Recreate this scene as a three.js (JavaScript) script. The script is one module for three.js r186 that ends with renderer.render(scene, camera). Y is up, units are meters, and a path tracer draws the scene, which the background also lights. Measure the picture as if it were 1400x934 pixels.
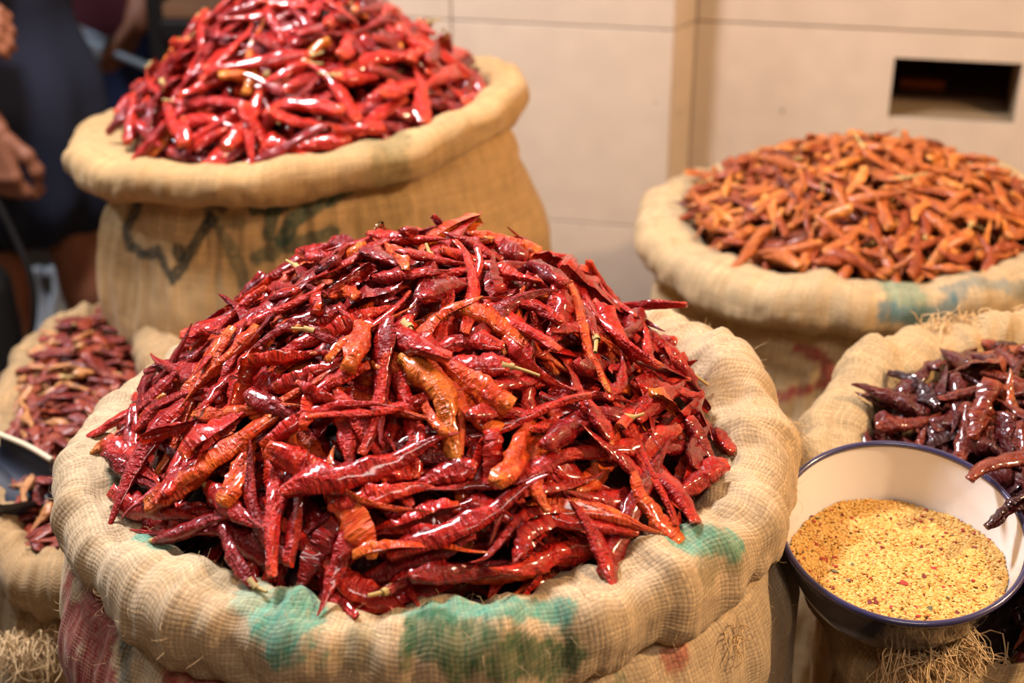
import * as THREE from 'three';
import { ImprovedNoise } from 'three/addons/math/ImprovedNoise.js';
import { MarchingCubes } from 'three/addons/objects/MarchingCubes.js';
import { RoundedBoxGeometry } from 'three/addons/geometries/RoundedBoxGeometry.js';
import { mergeGeometries, mergeVertices } from 'three/addons/utils/BufferGeometryUtils.js';
import { RectAreaLightUniformsLib } from 'three/addons/lights/RectAreaLightUniformsLib.js';

// ---------------------------------------------------------------- camera, light, exposure
const scene = new THREE.Scene();
const renderer = new THREE.WebGLRenderer({ antialias: true });
renderer.toneMapping = THREE.LinearToneMapping;
renderer.toneMappingExposure = 1.1;
renderer.shadowMap.enabled = true;
RectAreaLightUniformsLib.init();
const camera = new THREE.PerspectiveCamera(27, 1400 / 934, 0.05, 30);
camera.position.set(0, 1.5, 0);
camera.rotation.set(-25 * Math.PI / 180, 0, 0);
camera.focus = 1.10; camera.userData.fStop = 4.0;
camera.updateMatrixWorld(true);
scene.background = new THREE.Color(0x000000);

const LAMPS = {
  panel: { p: [-0.62, 2.35, -1.55], to: [-0.15, 0.9, -1.2], w: 0.42, h: 0.2, color: [1.0, 0.94, 0.97], power: 175 },
  warm: { p: [1.25, 1.95, -0.8], color: [1.0, 0.68, 0.40], power: 7 },
  front: { p: [0.35, 2.75, 0.55], to: [0, 0.9, -1.3], w: 0.8, h: 0.3, color: [1.0, 0.86, 0.78], power: 8 },
  passage: { p: [-1.75, 2.0, -1.9], color: [0.72, 0.86, 1.0], power: 3.2 },
};

// ---------------------------------------------------------------- helpers
function rngOf(seed) { let a = seed >>> 0; return () => { a |= 0; a = a + 0x6D2B79F5 | 0; let t = Math.imul(a ^ a >>> 15, 1 | a); t = t + Math.imul(t ^ t >>> 7, 61 | t) ^ t; return ((t ^ t >>> 14) >>> 0) / 4294967296; }; }
const N = new ImprovedNoise();
const nz = (x, y = 0, z = 0) => N.noise(x, y, z);
const fbm = (x, y, z, o = 3) => { let s = 0, a = 1, f = 1; for (let i = 0; i < o; i++) { s += a * nz(x * f, y * f, z * f); a *= .5; f *= 2.03; } return s; };
const sstep = (a, b, x) => { const t = Math.min(1, Math.max(0, (x - a) / (b - a))); return t * t * (3 - 2 * t); };
const lerp = (a, b, t) => a + (b - a) * t;
const gauss = (x, s) => Math.exp(-x * x / (2 * s * s));
const angd = (a, b) => { let d = (a - b) % (2 * Math.PI); if (d > Math.PI) d -= 2 * Math.PI; if (d < -Math.PI) d += 2 * Math.PI; return d; };
const srgb = (r, g, b) => { const c = new THREE.Color().setRGB(r / 255, g / 255, b / 255, THREE.SRGBColorSpace); return [c.r, c.g, c.b]; };
const V = (x, y, z) => new THREE.Vector3(x, y, z);
const taken = {};
function numbered(name) { const k = taken[name] = (taken[name] ?? -1) + 1; return k ? name + '_' + String(k).padStart(3, '0') : name; }
function shade(o) { o.traverse(m => { if (m.isMesh) { m.castShadow = true; m.receiveShadow = true; } }); return o; }
function tag(o, label, category, group, kind) { o.userData.label = label; if (category) o.userData.category = category; if (group) o.userData.group = group; if (kind) o.userData.kind = kind; return o; }
function top(name, o) { o.name = numbered(name); scene.add(o); return shade(o); }
function part(name, geo, mat, parent) { const m = new THREE.Mesh(geo, mat); m.name = name; m.castShadow = m.receiveShadow = true; parent.add(m); return m; }
function tex(n, fn, srgbMap, m = n) {
  const d = new Uint8Array(n * m * 4);
  for (let y = 0; y < m; y++) for (let x = 0; x < n; x++) { const c = fn(x / n, y / m); const i = (y * n + x) * 4; d[i] = c[0] * 255; d[i + 1] = c[1] * 255; d[i + 2] = c[2] * 255; d[i + 3] = 255; }
  const t = new THREE.DataTexture(d, n, m); t.magFilter = THREE.LinearFilter; t.minFilter = THREE.LinearMipmapLinearFilter; t.generateMipmaps = true;
  t.wrapS = t.wrapT = THREE.RepeatWrapping; if (srgbMap) t.colorSpace = THREE.SRGBColorSpace; t.needsUpdate = true; return t;
}
// periodic value noise on the unit square
function pnoise(n, seed) { const r = rngOf(seed), g = new Float32Array(n * n).map(() => r()); return (u, v) => { u = (u % 1 + 1) % 1 * n; v = (v % 1 + 1) % 1 * n; const x = Math.floor(u) % n, y = Math.floor(v) % n, fx = u - Math.floor(u), fy = v - Math.floor(v), sx = fx * fx * (3 - 2 * fx), sy = fy * fy * (3 - 2 * fy), x1 = (x + 1) % n, y1 = (y + 1) % n; return lerp(lerp(g[y * n + x], g[y * n + x1], sx), lerp(g[y1 * n + x], g[y1 * n + x1], sx), sy); }; }
function gridGeo(nu, nv, fn, closeU = false) {     // fn(i, j) -> {p, uv, c}
  const pos = [], uv = [], col = [], idx = [];
  for (let j = 0; j <= nv; j++) for (let i = 0; i <= nu; i++) { const q = fn(i, j); pos.push(q.p[0], q.p[1], q.p[2]); uv.push(q.uv[0], q.uv[1]); if (q.c) col.push(q.c[0], q.c[1], q.c[2]); }
  const w = nu + 1;
  for (let j = 0; j < nv; j++) for (let i = 0; i < nu; i++) { const a = j * w + i; idx.push(a, a + w, a + 1, a + 1, a + w, a + w + 1); }
  const g = new THREE.BufferGeometry();
  g.setAttribute('position', new THREE.Float32BufferAttribute(pos, 3)); g.setAttribute('uv', new THREE.Float32BufferAttribute(uv, 2));
  if (col.length) g.setAttribute('color', new THREE.Float32BufferAttribute(col, 3));
  g.setIndex(idx); g.computeVertexNormals();
  if (closeU) { const n = g.attributes.normal; for (let j = 0; j <= nv; j++) { const a = j * w, b = a + nu, v = V(n.getX(a) + n.getX(b), n.getY(a) + n.getY(b), n.getZ(a) + n.getZ(b)).normalize(); n.setXYZ(a, v.x, v.y, v.z); n.setXYZ(b, v.x, v.y, v.z); } }
  return g;
}
function tubeGeo(points, r0, r1, seg = 8, sides = 5) {
  const c = new THREE.CatmullRomCurve3(points), g = new THREE.TubeGeometry(c, seg, 1, sides, false), p = g.attributes.position, fr = c.getPoints(seg);
  const cp = []; for (let i = 0; i <= seg; i++) cp.push(c.getPointAt(i / seg));
  for (let i = 0; i <= seg; i++) { const r = lerp(r0, r1, i / seg); for (let k = 0; k <= sides; k++) { const a = i * (sides + 1) + k; p.setXYZ(a, cp[i].x + (p.getX(a) - cp[i].x) * r, cp[i].y + (p.getY(a) - cp[i].y) * r, cp[i].z + (p.getZ(a) - cp[i].z) * r); } }
  return g;
}

// ---------------------------------------------------------------- lamps of the stall and added fill lights (all above the frame)
function areaLamp(name, L, label) {
  const g = new THREE.Group(); g.position.set(...L.p);
  g.lookAt(...L.to);                                   // +z towards the target
  const glow = new THREE.MeshStandardMaterial({ color: 0xffffff, emissive: new THREE.Color().setRGB(...L.color), emissiveIntensity: 6 });
  part('housing', new RoundedBoxGeometry(L.w + .06, L.h + .06, .05, 2, .01).translate(0, 0, -.04), new THREE.MeshStandardMaterial({ color: 0xd8d8d4, roughness: .4 }), g);
  part('diffuser', new RoundedBoxGeometry(L.w, L.h, .012, 2, .005).translate(0, 0, -.012), glow, g);
  part('hanging_rod', new THREE.CylinderGeometry(.006, .006, .6, 8).translate(0, .3, 0).applyQuaternion(g.quaternion.clone().invert()).translate(0, 0, -.06), new THREE.MeshStandardMaterial({ color: 0x222222 }), g);
  const l = new THREE.RectAreaLight(new THREE.Color().setRGB(...L.color), L.power, L.w, L.h);
  l.rotation.y = Math.PI; l.position.z = .006; g.add(l);                            // a rect light shines along its -z
  tag(top(name, g), label, 'lamp');
}
areaLamp('ceiling_light', LAMPS.panel, 'white panel lamp hanging over the sacks of red chillies');
areaLamp('aisle_fill', LAMPS.front, 'added warm white fill panel over the aisle');  // unseen fill panel, added to brighten sacks and wall from the aisle
function bulbLamp(name, L, label, r = .04) {
  const g = new THREE.Group(); g.position.set(...L.p);
  part('bulb', new THREE.SphereGeometry(r, 20, 14), new THREE.MeshStandardMaterial({ color: 0xffffff, emissive: new THREE.Color().setRGB(...L.color), emissiveIntensity: 8 }), g);
  part('socket', new THREE.CylinderGeometry(r * .45, r * .55, r * 1.6, 12).translate(0, r * 1.6, 0), new THREE.MeshStandardMaterial({ color: 0x1c1a18, roughness: .5 }), g);
  part('cable', new THREE.CylinderGeometry(.003, .003, 3 - L.p[1] - r * 2.2, 6).translate(0, r * 2.2 + (3 - L.p[1] - r * 2.2) / 2, 0), new THREE.MeshStandardMaterial({ color: 0x151515 }), g);
  const l = new THREE.PointLight(new THREE.Color().setRGB(...L.color), L.power, 0, 2); l.castShadow = true; l.shadow.radius = r / .02; g.add(l);
  tag(top(name, g), label, 'lamp');
}
bulbLamp('pendant_bulb', LAMPS.warm, 'warm bare bulb hanging beside the sack of orange chillies', .05);
bulbLamp('passage_fill', LAMPS.passage, 'added cool bulb standing in for daylight from the passage', .05);  // added in place of daylight coming in from the left

// ---------------------------------------------------------------- room
const plaster = (hex, rough = .8) => new THREE.MeshStandardMaterial({ color: hex, roughness: rough });
function boxStruct(name, x0, x1, y0, y1, z0, z1, mat) { const m = new THREE.Mesh(new THREE.BoxGeometry(x1 - x0, y1 - y0, z1 - z0).translate((x0 + x1) / 2, (y0 + y1) / 2, (z0 + z1) / 2), mat); top(name, m); m.userData.kind = 'structure'; return m; }
const concN = pnoise(24, 5), concN2 = pnoise(96, 6);
const concTex = tex(256, (u, v) => { const c = .75 + .2 * (concN(u, v) - .5) + .18 * (concN2(u, v) - .5); return [c, c * .96, c * .9]; }, true);
concTex.repeat.set(6, 6);
tag(boxStruct('floor', -2.4, 2.2, -.1, 0, -4.6, 2.6, new THREE.MeshStandardMaterial({ color: 0x6b5a4a, map: concTex, roughness: .8 })), 'dark worn concrete floor of the stall');
tag(boxStruct('ceiling', -2.4, 2.2, 3, 3.1, -4.6, 2.6, plaster(0x8d857a)), 'plain ceiling of the stall');
tag(boxStruct('wall_left', -2.4, -2.3, 0, 3, -4.6, 2.6, plaster(0x9a8f84)), 'plain plastered left wall of the passage');
tag(boxStruct('wall_right', 2.1, 2.2, 0, 3, -4.6, 2.6, plaster(0xb79c78)), 'cream right wall of the stall');
tag(boxStruct('wall_front', -2.3, 2.1, 0, 3, 2.5, 2.6, plaster(0x9a8f84)), 'wall on the far side of the aisle');
tag(boxStruct('wall_far', -2.3, 2.1, 0, 3, -4.6, -4.5, plaster(0x9a8f84)), 'plain plastered wall at the end of the passage');

// the tiled wall behind the sacks: it steps back to the right of a corner
const WA = 12 * Math.PI / 180, wu = V(Math.cos(WA), 0, Math.sin(WA)), wn = V(-Math.sin(WA), 0, Math.cos(WA));
const corner = V(.252, 0, -2.2), cornerBack = corner.clone().addScaledVector(wn, -.075).addScaledVector(wu, .027);
const smudgeN = pnoise(6, 11), smudgeN2 = pnoise(40, 12), smudgeN3 = pnoise(160, 13);
const tileTex = tex(512, (u, v) => {
  let c = .93 + .05 * (smudgeN(u, v) - .5) + .035 * (smudgeN2(u, v) - .5);
  const sp = smudgeN3(u, v) * smudgeN2(v, u); let d = sp > .86 ? .35 : 0;
  return [c - d, (c - d) * .985, (c - d) * .955];
}, true);
const tileMat = new THREE.MeshPhysicalMaterial({ color: new THREE.Color().setRGB(...srgb(214, 200, 186)), map: tileTex, roughness: .5, clearcoat: .12, clearcoatRoughness: .35 });
const groutMat = new THREE.MeshStandardMaterial({ color: new THREE.Color().setRGB(...srgb(140, 118, 88)), roughness: .95 });
const wallG = new THREE.Group(); wallG.name = 'wall_back'; tag(wallG, 'cream tiled wall with a step behind the sacks', null, null, 'structure'); scene.add(wallG);
function wallPiece(name, geo, mat) { return part(name, geo, mat, wallG); }
const wm = (o, u, n) => { const m = new THREE.Matrix4().makeBasis(u, V(0, 1, 0), n); m.setPosition(o); return m; };
const JY = [0, .025, .352, .6785, 1.0055, 1.3325, 1.6595, 1.9865, 2.3135, 2.6405, 3.0];
function tileRun(origin, u, n, s0, s1, widths, hole) {
  const M = wm(origin, u, n), th = .014, j = .0022;
  if (!hole) wallPiece('grout_bed', new THREE.BoxGeometry(s1 - s0, 3, .1).translate((s0 + s1) / 2, 1.5, -.05 - th + .003).applyMatrix4(M), groutMat);
  for (let r = 0; r + 1 < JY.length; r++) {
    const y0 = Math.max(0, JY[r]), y1 = JY[r + 1]; let s = s0, k = 0;
    while (s < s1 - .01) {
      const e = Math.min(s1, s + widths[k++ % widths.length]);
      const rects = [];
      const H = hole && hole[0] < e && hole[1] > s && hole[2] < y1 && hole[3] > y0 ? hole : null;
      if (H) { rects.push([s, H[0], y0, y1], [H[1], e, y0, y1], [H[0], H[1], y0, H[2]], [H[0], H[1], H[3], y1]); } else rects.push([s, e, y0, y1]);
      for (const [a, b, c, d] of rects) if (b - a > .01 && d - c > .01) {
        const ja = a === s ? j / 2 : 0, jb = b === e ? j / 2 : 0, jc = c === y0 ? j / 2 : 0, jd = d === y1 ? j / 2 : 0;
        const w = b - a - ja - jb, h = d - c - jc - jd;
        const g = H ? new THREE.BoxGeometry(w, h, th) : new RoundedBoxGeometry(w, h, th, 1, .0012);
        const uv = g.attributes.uv, p = g.attributes.position, ox = (r * 7 + k * 3) % 11 * .13;
        for (let q = 0; q < uv.count; q++) uv.setXY(q, (p.getX(q) + ox + a) / 1.1, (p.getY(q) + c + ox) / 1.1);
        g.translate(a + ja + w / 2, c + jc + h / 2, -th / 2).applyMatrix4(M);
        wallPiece('tile', g, tileMat);
      }
      s = e;
    }
  }
}

const HOLE = [.311, .503, .866, .9625];
tileRun(corner, wu, wn, -.5, 0, [.143, .357]);                                    // nearer part, left of the step
{ const d = cornerBack.clone().sub(corner), L = d.length(); d.normalize(); tileRun(corner, d, V(-d.z, 0, d.x), .0005, L, [1]); }
// right of the step, with the cut-out: its backing is left out behind the hole
{
  const M = wm(cornerBack, wu, wn), S1 = 1.7;
  const bed = [[0, HOLE[0], 0, 3], [HOLE[1], S1, 0, 3], [HOLE[0], HOLE[1], 0, HOLE[2]], [HOLE[0], HOLE[1], HOLE[3], 3]];
  for (const [a, b, c, d] of bed) wallPiece('backing', new THREE.BoxGeometry(b - a, d - c, .09).translate((a + b) / 2, (c + d) / 2, -.056).applyMatrix4(M), groutMat);
  tileRun(cornerBack, wu, wn, 0, S1, [.74], HOLE);
  const brickMat = new THREE.MeshStandardMaterial({ color: 0xa07a58, roughness: .95 }), [h0, h1, g0, g1] = HOLE, c0 = h0 - .12, c1 = h1 + .12, e0 = g0 - .004, e1 = g1 + .22, D = .55;  // hollow widened and deepened past the opening so its inside stays dark
  const bx = (a, b, c, d, e, f) => wallPiece('hollow_side', new THREE.BoxGeometry(b - a, d - c, f - e).translate((a + b) / 2, (c + d) / 2, (e + f) / 2).applyMatrix4(M), brickMat);
  bx(c0 - .02, c0, e0 - .02, e1 + .02, -D, -.101); bx(c1, c1 + .02, e0 - .02, e1 + .02, -D, -.101); bx(c0, c1, e0 - .02, e0, -D, -.101); bx(c0, c1, e1, e1 + .02, -D, -.101); bx(c0 - .02, c1 + .02, e0 - .02, e1 + .02, -D - .02, -D);
  const br = wallPiece('loose_brick', new RoundedBoxGeometry(.075, .018, .04, 1, .003).translate(h0 + .06, g0 + .0095, -.2).applyMatrix4(M), new THREE.MeshStandardMaterial({ color: 0xa85a22, roughness: .9 }));
}
// black door post and shelf left of the tiled wall
{
  const bl = new THREE.MeshStandardMaterial({ color: 0x0c0c0e, roughness: .45 }), M = wm(corner, wu, wn);
  const p = new THREE.Group(); tag(p, 'black metal door post at the end of the tiled wall', null, null, 'structure'); p.name = 'door_1'; scene.add(p);
  part('post', new RoundedBoxGeometry(.034, 3, .06, 1, .003).translate(-.519, 1.5, -.02).applyMatrix4(M), bl, p);
  const sh = new THREE.Group(); sh.position.set(-.46, 0, -2.75);
  const wood = new THREE.MeshStandardMaterial({ color: 0x6a4c34, roughness: .8 });
  for (const y of [.48, .95, 1.42]) part('shelf_board', new RoundedBoxGeometry(.36, .025, .3, 1, .003).translate(0, y, 0), wood, sh);
  for (const x of [-.19, .19]) for (const z of [-.14, .14]) part('upright', new RoundedBoxGeometry(.03, 1.8, .03, 1, .003).translate(x, .9, z), bl, sh);
  for (const y of [.46, .93, 1.40]) part('rail', new RoundedBoxGeometry(.36, .035, .02, 1, .003).translate(0, y - .012, .155), bl, sh);
  part('back_panel', new THREE.BoxGeometry(.36, 1.7, .01).translate(0, .9, -.16), new THREE.MeshStandardMaterial({ color: 0x5b4636, roughness: .9 }), sh);
  tag(top('shelf_unit', sh), 'black framed shelf with brown boards behind the tall red chilli sack', 'shelf');
}

// ---------------------------------------------------------------- burlap
const NT = 66, thN = rngOf(77), warpT = Array.from({ length: NT }, () => thN()), weftT = Array.from({ length: NT }, () => thN());
const fibN = pnoise(256, 21), slubN = pnoise(32, 22);
function weave(u, v) {
  const wob = .22 * (slubN(u, v) - .5), x = u * NT + wob, y = v * NT + .22 * (slubN(v + .3, u) - .5);
  const i = Math.floor(x), j = Math.floor(y), fx = x - i - .5, fy = y - j - .5, ii = (i % NT + NT) % NT, jj = (j % NT + NT) % NT;
  const over = (i + j) & 1;
  const wWarp = .46 + .14 * (slubN(ii / NT + .1, v * 1) - .5), wWeft = .47 + .16 * (slubN(u, jj / NT + .5) - .5);
  const hw = Math.abs(fx) < wWarp ? Math.sqrt(1 - (fx / wWarp) ** 2) * (.62 + (over ? .38 : -.12) * Math.cos(fy * Math.PI)) : 0;
  const hf = Math.abs(fy) < wWeft ? Math.sqrt(1 - (fy / wWeft) ** 2) * (.62 + (over ? -.12 : .38) * Math.cos(fx * Math.PI)) : 0;
  const h = Math.max(hw, hf), tone = h === 0 ? 0 : (hw > hf ? warpT[ii] : weftT[jj]);
  const fib = hw > hf ? fibN(u * 1, v * .2 + u * 3) : fibN(u * .2 + v * 3, v);
  return { h: h * .85 + .15 * fib * (h > 0), tone, fib };
}
const weaveTone = tex(1024, (u, v) => { const w = weave(u, v); let c = (w.h < .02 ? .42 : .80 + .16 * w.h) * (.9 + .12 * (w.tone - .5) + .22 * (w.fib - .5)); c = Math.min(1, Math.max(.12, c * 1.04)); return [c, c, c]; }, true);
const weaveBump = tex(1024, (u, v) => { const w = weave(u, v); const c = Math.min(1, w.h); return [c, c, c]; });
const TILE = .2;
const burlap = new THREE.MeshPhysicalMaterial({ color: 0xffffff, vertexColors: true, map: weaveTone, bumpMap: weaveBump, bumpScale: .0005, roughness: .95, sheen: .35, sheenRoughness: .6, sheenColor: new THREE.Color(.9, .8, .65), side: THREE.DoubleSide });
const fibreMat = new THREE.MeshStandardMaterial({ color: new THREE.Color().setRGB(...srgb(214, 184, 138)), roughness: .9 });

function paintMix(c, p, list, sd, which) {                  // dye and paint on the cloth, with the grain of the threads at its edges
  if (!list) return c;
  for (const s of list) {
    if (s.on && s.on !== which) continue;
    let d;
    const [x, y] = p, flat = which === 'body' && s.pts, z = flat ? 0 : p[2], Z = q => flat ? 0 : q;
    if (s.pts) {
      d = 1e9; for (let i = 0; i + 1 < s.pts.length; i++) { const a = s.pts[i], b = s.pts[i + 1], ab = [b[0] - a[0], b[1] - a[1], Z(b[2] - a[2])], ap = [x - a[0], y - a[1], Z(p[2] - a[2])]; const t = Math.min(1, Math.max(0, (ab[0] * ap[0] + ab[1] * ap[1] + ab[2] * ap[2]) / (ab[0] ** 2 + ab[1] ** 2 + ab[2] ** 2 + 1e-9))); const q = Math.hypot(ap[0] - ab[0] * t, ap[1] - ab[1] * t, ap[2] - ab[2] * t); d = Math.min(d, q / s.w); }
    } else d = Math.hypot((x - s.at[0]) / s.r[0], (y - s.at[1]) / s.r[1], (p[2] - s.at[2]) / s.r[2]);
    if (d > 2 || (flat && p[2] < s.pts[0][2] - .12)) continue;
    const e = fbm(x * 38 + sd, y * 38, p[2] * 38, 2) * (s.rag ?? .45) + nz(x * 190, y * 190, p[2] * 190 + sd) * (s.fine ?? .28);
    const k = sstep(1.12, .82, d + e) * (s.o ?? .9) * (.82 + .36 * nz(x * 300, y * 300, p[2] * 300));
    if (k > 0) { const kk = Math.min(1, k); c = [lerp(c[0], s.c[0], kk), lerp(c[1], s.c[1], kk), lerp(c[2], s.c[2], kk)]; }
  }
  return c;
}
// a sack: a filled body and a rolled rim. a is the angle (0 = right, 90 deg = towards the camera)
function makeSack(o) {
  const { cx, cz, rimY, Rx, Rz, seed } = o, rot = o.rot || 0, cr = Math.cos(rot), sr = Math.sin(rot);
  const per = (a, f, k) => nz(Math.cos(a) * f + seed * 3.1, Math.sin(a) * f + k * 7.3, seed + k);
  const yAt = a => rimY + (o.yOff ? o.yOff(a) : 0) + (o.wobY ?? .010) * per(a, 2.2, 1) + .004 * per(a, 6, 2);
  const wAt = a => (o.rollW ? o.rollW(a) : .038) * (1 + .22 * per(a, 3, 3) + .10 * per(a, 9, 4));
  const hAt = a => (o.rollH ? o.rollH(a) : .036) * (1 + .20 * per(a, 2.7, 5) + .12 * per(a, 8, 6));
  const kAt = a => 1 + (o.rOff ? o.rOff(a) : 0) + (o.wobR ?? .02) * per(a, 1.6, 7) + .008 * per(a, 5, 8);
  const place = (a, rad, dx = 0, dz = 0) => { const k = kAt(a); const lx = Math.cos(a) * (Rx * k + rad), lz = Math.sin(a) * (Rz * k + rad); return [cx + lx * cr - lz * sr + dx, cz + lx * sr + lz * cr + dz]; };
  const surf = { yAt, wAt, hAt, kAt, seed };
  // polar position relative to the sack of a point
  surf.polar = (x, z) => { const dx = x - cx, dz = z - cz, lx = dx * cr + dz * sr, lz = -dx * sr + dz * cr, a = Math.atan2(lz / Rz, lx / Rx), k = kAt(a), rr = Math.hypot(lx, lz), R0 = Math.hypot(Math.cos(a) * Rx, Math.sin(a) * Rz) * k; return { a, rho: rr, R: R0, off: rr - R0, s: rr / Math.max(.01, R0 - wAt(a) * .55) }; };
  surf.rollTop = (x, z) => { const q = surf.polar(x, z), d = q.off / wAt(q.a); return Math.abs(d) < 1 ? yAt(q.a) + hAt(q.a) * Math.sqrt(1 - d * d) : -1; };
  const g = new THREE.Group(); g.position.set(cx, 0, cz);
  const base = o.color, nu = o.nu;
  const tint = (c, p, f) => { const k = 1 + .16 * fbm(p[0] * 5 + seed, p[1] * 5, p[2] * 5, 3) + .10 * nz(p[0] * 60, p[1] * 60, p[2] * 60 + seed); const w = .10 * nz(p[0] * 9 + 4, p[1] * 9, p[2] * 9); return [c[0] * k, c[1] * k * (1 - w * .4), c[2] * k * (1 - w)]; };
  // --- body
  const prof = o.body, nb = o.nb;                      // [height fraction, extra radius, dx, dz]
  const at = h => { let i = 0; while (i + 2 < prof.length && h > prof[i + 1][0]) i++; const A = prof[i], B = prof[i + 1], t = (h - A[0]) / (B[0] - A[0]), s = t * t * (3 - 2 * t); return [1, 2, 3].map(k => lerp(A[k] || 0, B[k] || 0, s)); };
  const bodyGeo = gridGeo(nu, nb, (i, j) => {
    const a = i / nu * 2 * Math.PI - Math.PI / 2, hh = 1 - Math.pow(1 - j / nb, o.dense ?? 1.7);
    const [er, dx, dz] = at(hh), yTop = yAt(a) - hAt(a) * .35, y = hh * yTop;
    const near = sstep(.55, .97, hh);
    const fold = (o.fold ?? .006) * near * (per(a + (1 - hh) * .25, 11, 9) + .6 * per(a - (1 - hh) * .4, 21, 10));
    const lump = .012 * fbm(Math.cos(a) * 2.2 + seed, hh * 4, Math.sin(a) * 2.2, 3) * (1 - near * .3) + .0035 * fbm(Math.cos(a) * 9, hh * 15 + seed, Math.sin(a) * 9, 2);
    let rad = er - wAt(a) * (.45 * sstep(.93, 1, hh)) + fold + lump + (o.bodyOff ? o.bodyOff(a, hh) : 0);
    const [x, z] = place(a, rad, dx, dz), p = [x, y, z];
    return { p: [x - cx, y, z - cz], uv: [(i / nu) * Math.round(2 * Math.PI * (Rx + Rz) / 2 / TILE), y / TILE], c: paintMix(tint(base, p), p, o.paint, seed, 'body') };
  }, true);
  part('body', bodyGeo, burlap, g);
  // --- rolled rim
  const nr = o.nr, f0 = -2.5, f1 = 3.75, ext = .22;
  const rimGeo = gridGeo(nu, nr, (i, j) => {
    const a = i / nu * 2 * Math.PI - Math.PI / 2, t = j / nr;
    const w = wAt(a), h = hAt(a), fi = lerp(f0, f1, Math.min(1, t / (1 - ext))), down = Math.max(0, (t - (1 - ext)) / ext);
    const n3 = fbm(Math.cos(a) * 6 + seed, Math.sin(a) * 6, Math.cos(fi) * .8 + Math.sin(fi) * .5 + seed, 3);
    const wr = per(a + fi * .08, 13, 11) * (.5 + .5 * per(a, 4, 12));
    const lump = 1 + (o.lump ?? .17) * n3 + (o.wrinkle ?? .09) * wr + .015 * per(a, 40, 13);
    const sq = 1 + .08 * Math.abs(Math.sin(2 * fi));
    let rad = w * Math.cos(fi) * lump * sq, y = yAt(a) + h * Math.sin(fi) * lump * sq;
    y -= down * .10; rad -= down * .012;
    const [x, z] = place(a, rad), p = [x, y, z];
    return { p: [x - cx, y, z - cz], uv: [(i / nu) * Math.round(2 * Math.PI * (Rx + Rz) / 2 / TILE), (t * (f1 - f0) * (w + h) / 2 * 1.2) / TILE + .37], c: paintMix(tint(base, p), p, o.paint, seed, 'rim') };
  }, true);
  part('rolled_rim', rimGeo, burlap, g);
  // --- loose fibres standing off the cloth
  if (o.fibres) {
    const r = rngOf(seed * 91 + 3), geos = [];
    for (const [geo, count] of [[rimGeo, o.fibres], [bodyGeo, o.fibres * .5]]) {
      const P = geo.attributes.position, Nn = geo.attributes.normal;
      for (let k = 0; k < count; k++) {
        const i = Math.floor(r() * P.count), n = V(Nn.getX(i), Nn.getY(i), Nn.getZ(i)), p = V(P.getX(i), P.getY(i), P.getZ(i));
        if (p.z < -.12 && r() < .7) continue; if (geo === bodyGeo && p.y < rimY - .3) continue;
        const L = .004 + .011 * r() * r(), tdir = V(r() - .5, r() - .5, r() - .5).normalize();
        const q = p.clone().addScaledVector(n, L * .35).addScaledVector(tdir, L * .5), e = p.clone().addScaledVector(n, L * .45 * (r() + .3)).addScaledVector(tdir, L * 1.1);
        geos.push(tubeGeo([p.clone().addScaledVector(n, -.001), q, e], .00018, .0001, 3, 3));
      }
    }
    const m = part('loose_fibres', mergeGeometries(geos), fibreMat, g); m.userData.kind = 'stuff'; m.userData.label = 'fine loose jute fibres';
  }
  surf.group = g; surf.o = o; surf.place = place;
  return surf;
}
// a frayed tuft: unravelled threads springing from a point, as a part of its sack
function frayed(surf, spots, seed) {
  const r = rngOf(seed), geos = [];
  for (const s of spots) for (let k = 0; k < s.n; k++) {
    const p = V(s.at[0] + (r() - .5) * s.box[0], s.at[1] + (r() - .5) * s.box[1], s.at[2] + (r() - .5) * s.box[2]);
    const d = V(...s.dir).add(V((r() - .5), (r() - .5), (r() - .5)).multiplyScalar(s.spread)).normalize(), L = s.len * (.5 + r() * .8), c = V(r() - .5, r() - .5, r() - .5).multiplyScalar(L * s.curl);
    const pts = [p]; for (let q = 1; q <= 4; q++) { const t = q / 4; pts.push(p.clone().addScaledVector(d, L * t).addScaledVector(c, Math.sin(t * Math.PI * 1.1)).add(V(0, -s.droop * L * t * t, 0)).add(V(r() - .5, r() - .5, r() - .5).multiplyScalar(L * .1))); }
    geos.push(tubeGeo(pts, s.th ?? .0009, (s.th ?? .0009) * .5, 8, 4));
  }
  const g = mergeGeometries(geos); g.translate(-surf.o.cx, 0, -surf.o.cz);
  const m = part('frayed_threads', g, fibreMat, surf.group); m.userData.kind = 'stuff'; m.userData.label = 'unravelled jute threads';
}

// ---------------------------------------------------------------- chillies
const wrN = pnoise(16, 31), wrN2 = pnoise(40, 32);
const skinBump = tex(256, (u, v) => { const a = Math.abs(wrN(u, v * .5) - .5) * 2, b = Math.abs(wrN2(u, v * .5) - .5) * 2, c = .72 * (1 - a) + .28 * (1 - b); return [c, c, c]; });
const skinRough = tex(256, (u, v) => { const c = .55 + .45 * wrN(u * 1 + .2, v) ; return [1, c, 1]; });
const skin = { };
skin.gloss = new THREE.MeshPhysicalMaterial({ vertexColors: true, roughness: .5, specularIntensity: .5, roughnessMap: skinRough, bumpMap: skinBump, bumpScale: .0022, clearcoat: .9, clearcoatRoughness: .11, side: THREE.DoubleSide });
skin.satin = new THREE.MeshPhysicalMaterial({ vertexColors: true, roughness: .6, roughnessMap: skinRough, bumpMap: skinBump, bumpScale: .0016, specularIntensity: .6, clearcoat: .35, clearcoatRoughness: .28, side: THREE.DoubleSide });
const stemMat = new THREE.MeshStandardMaterial({ color: new THREE.Color().setRGB(...srgb(176, 150, 92)), roughness: .8 });

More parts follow.
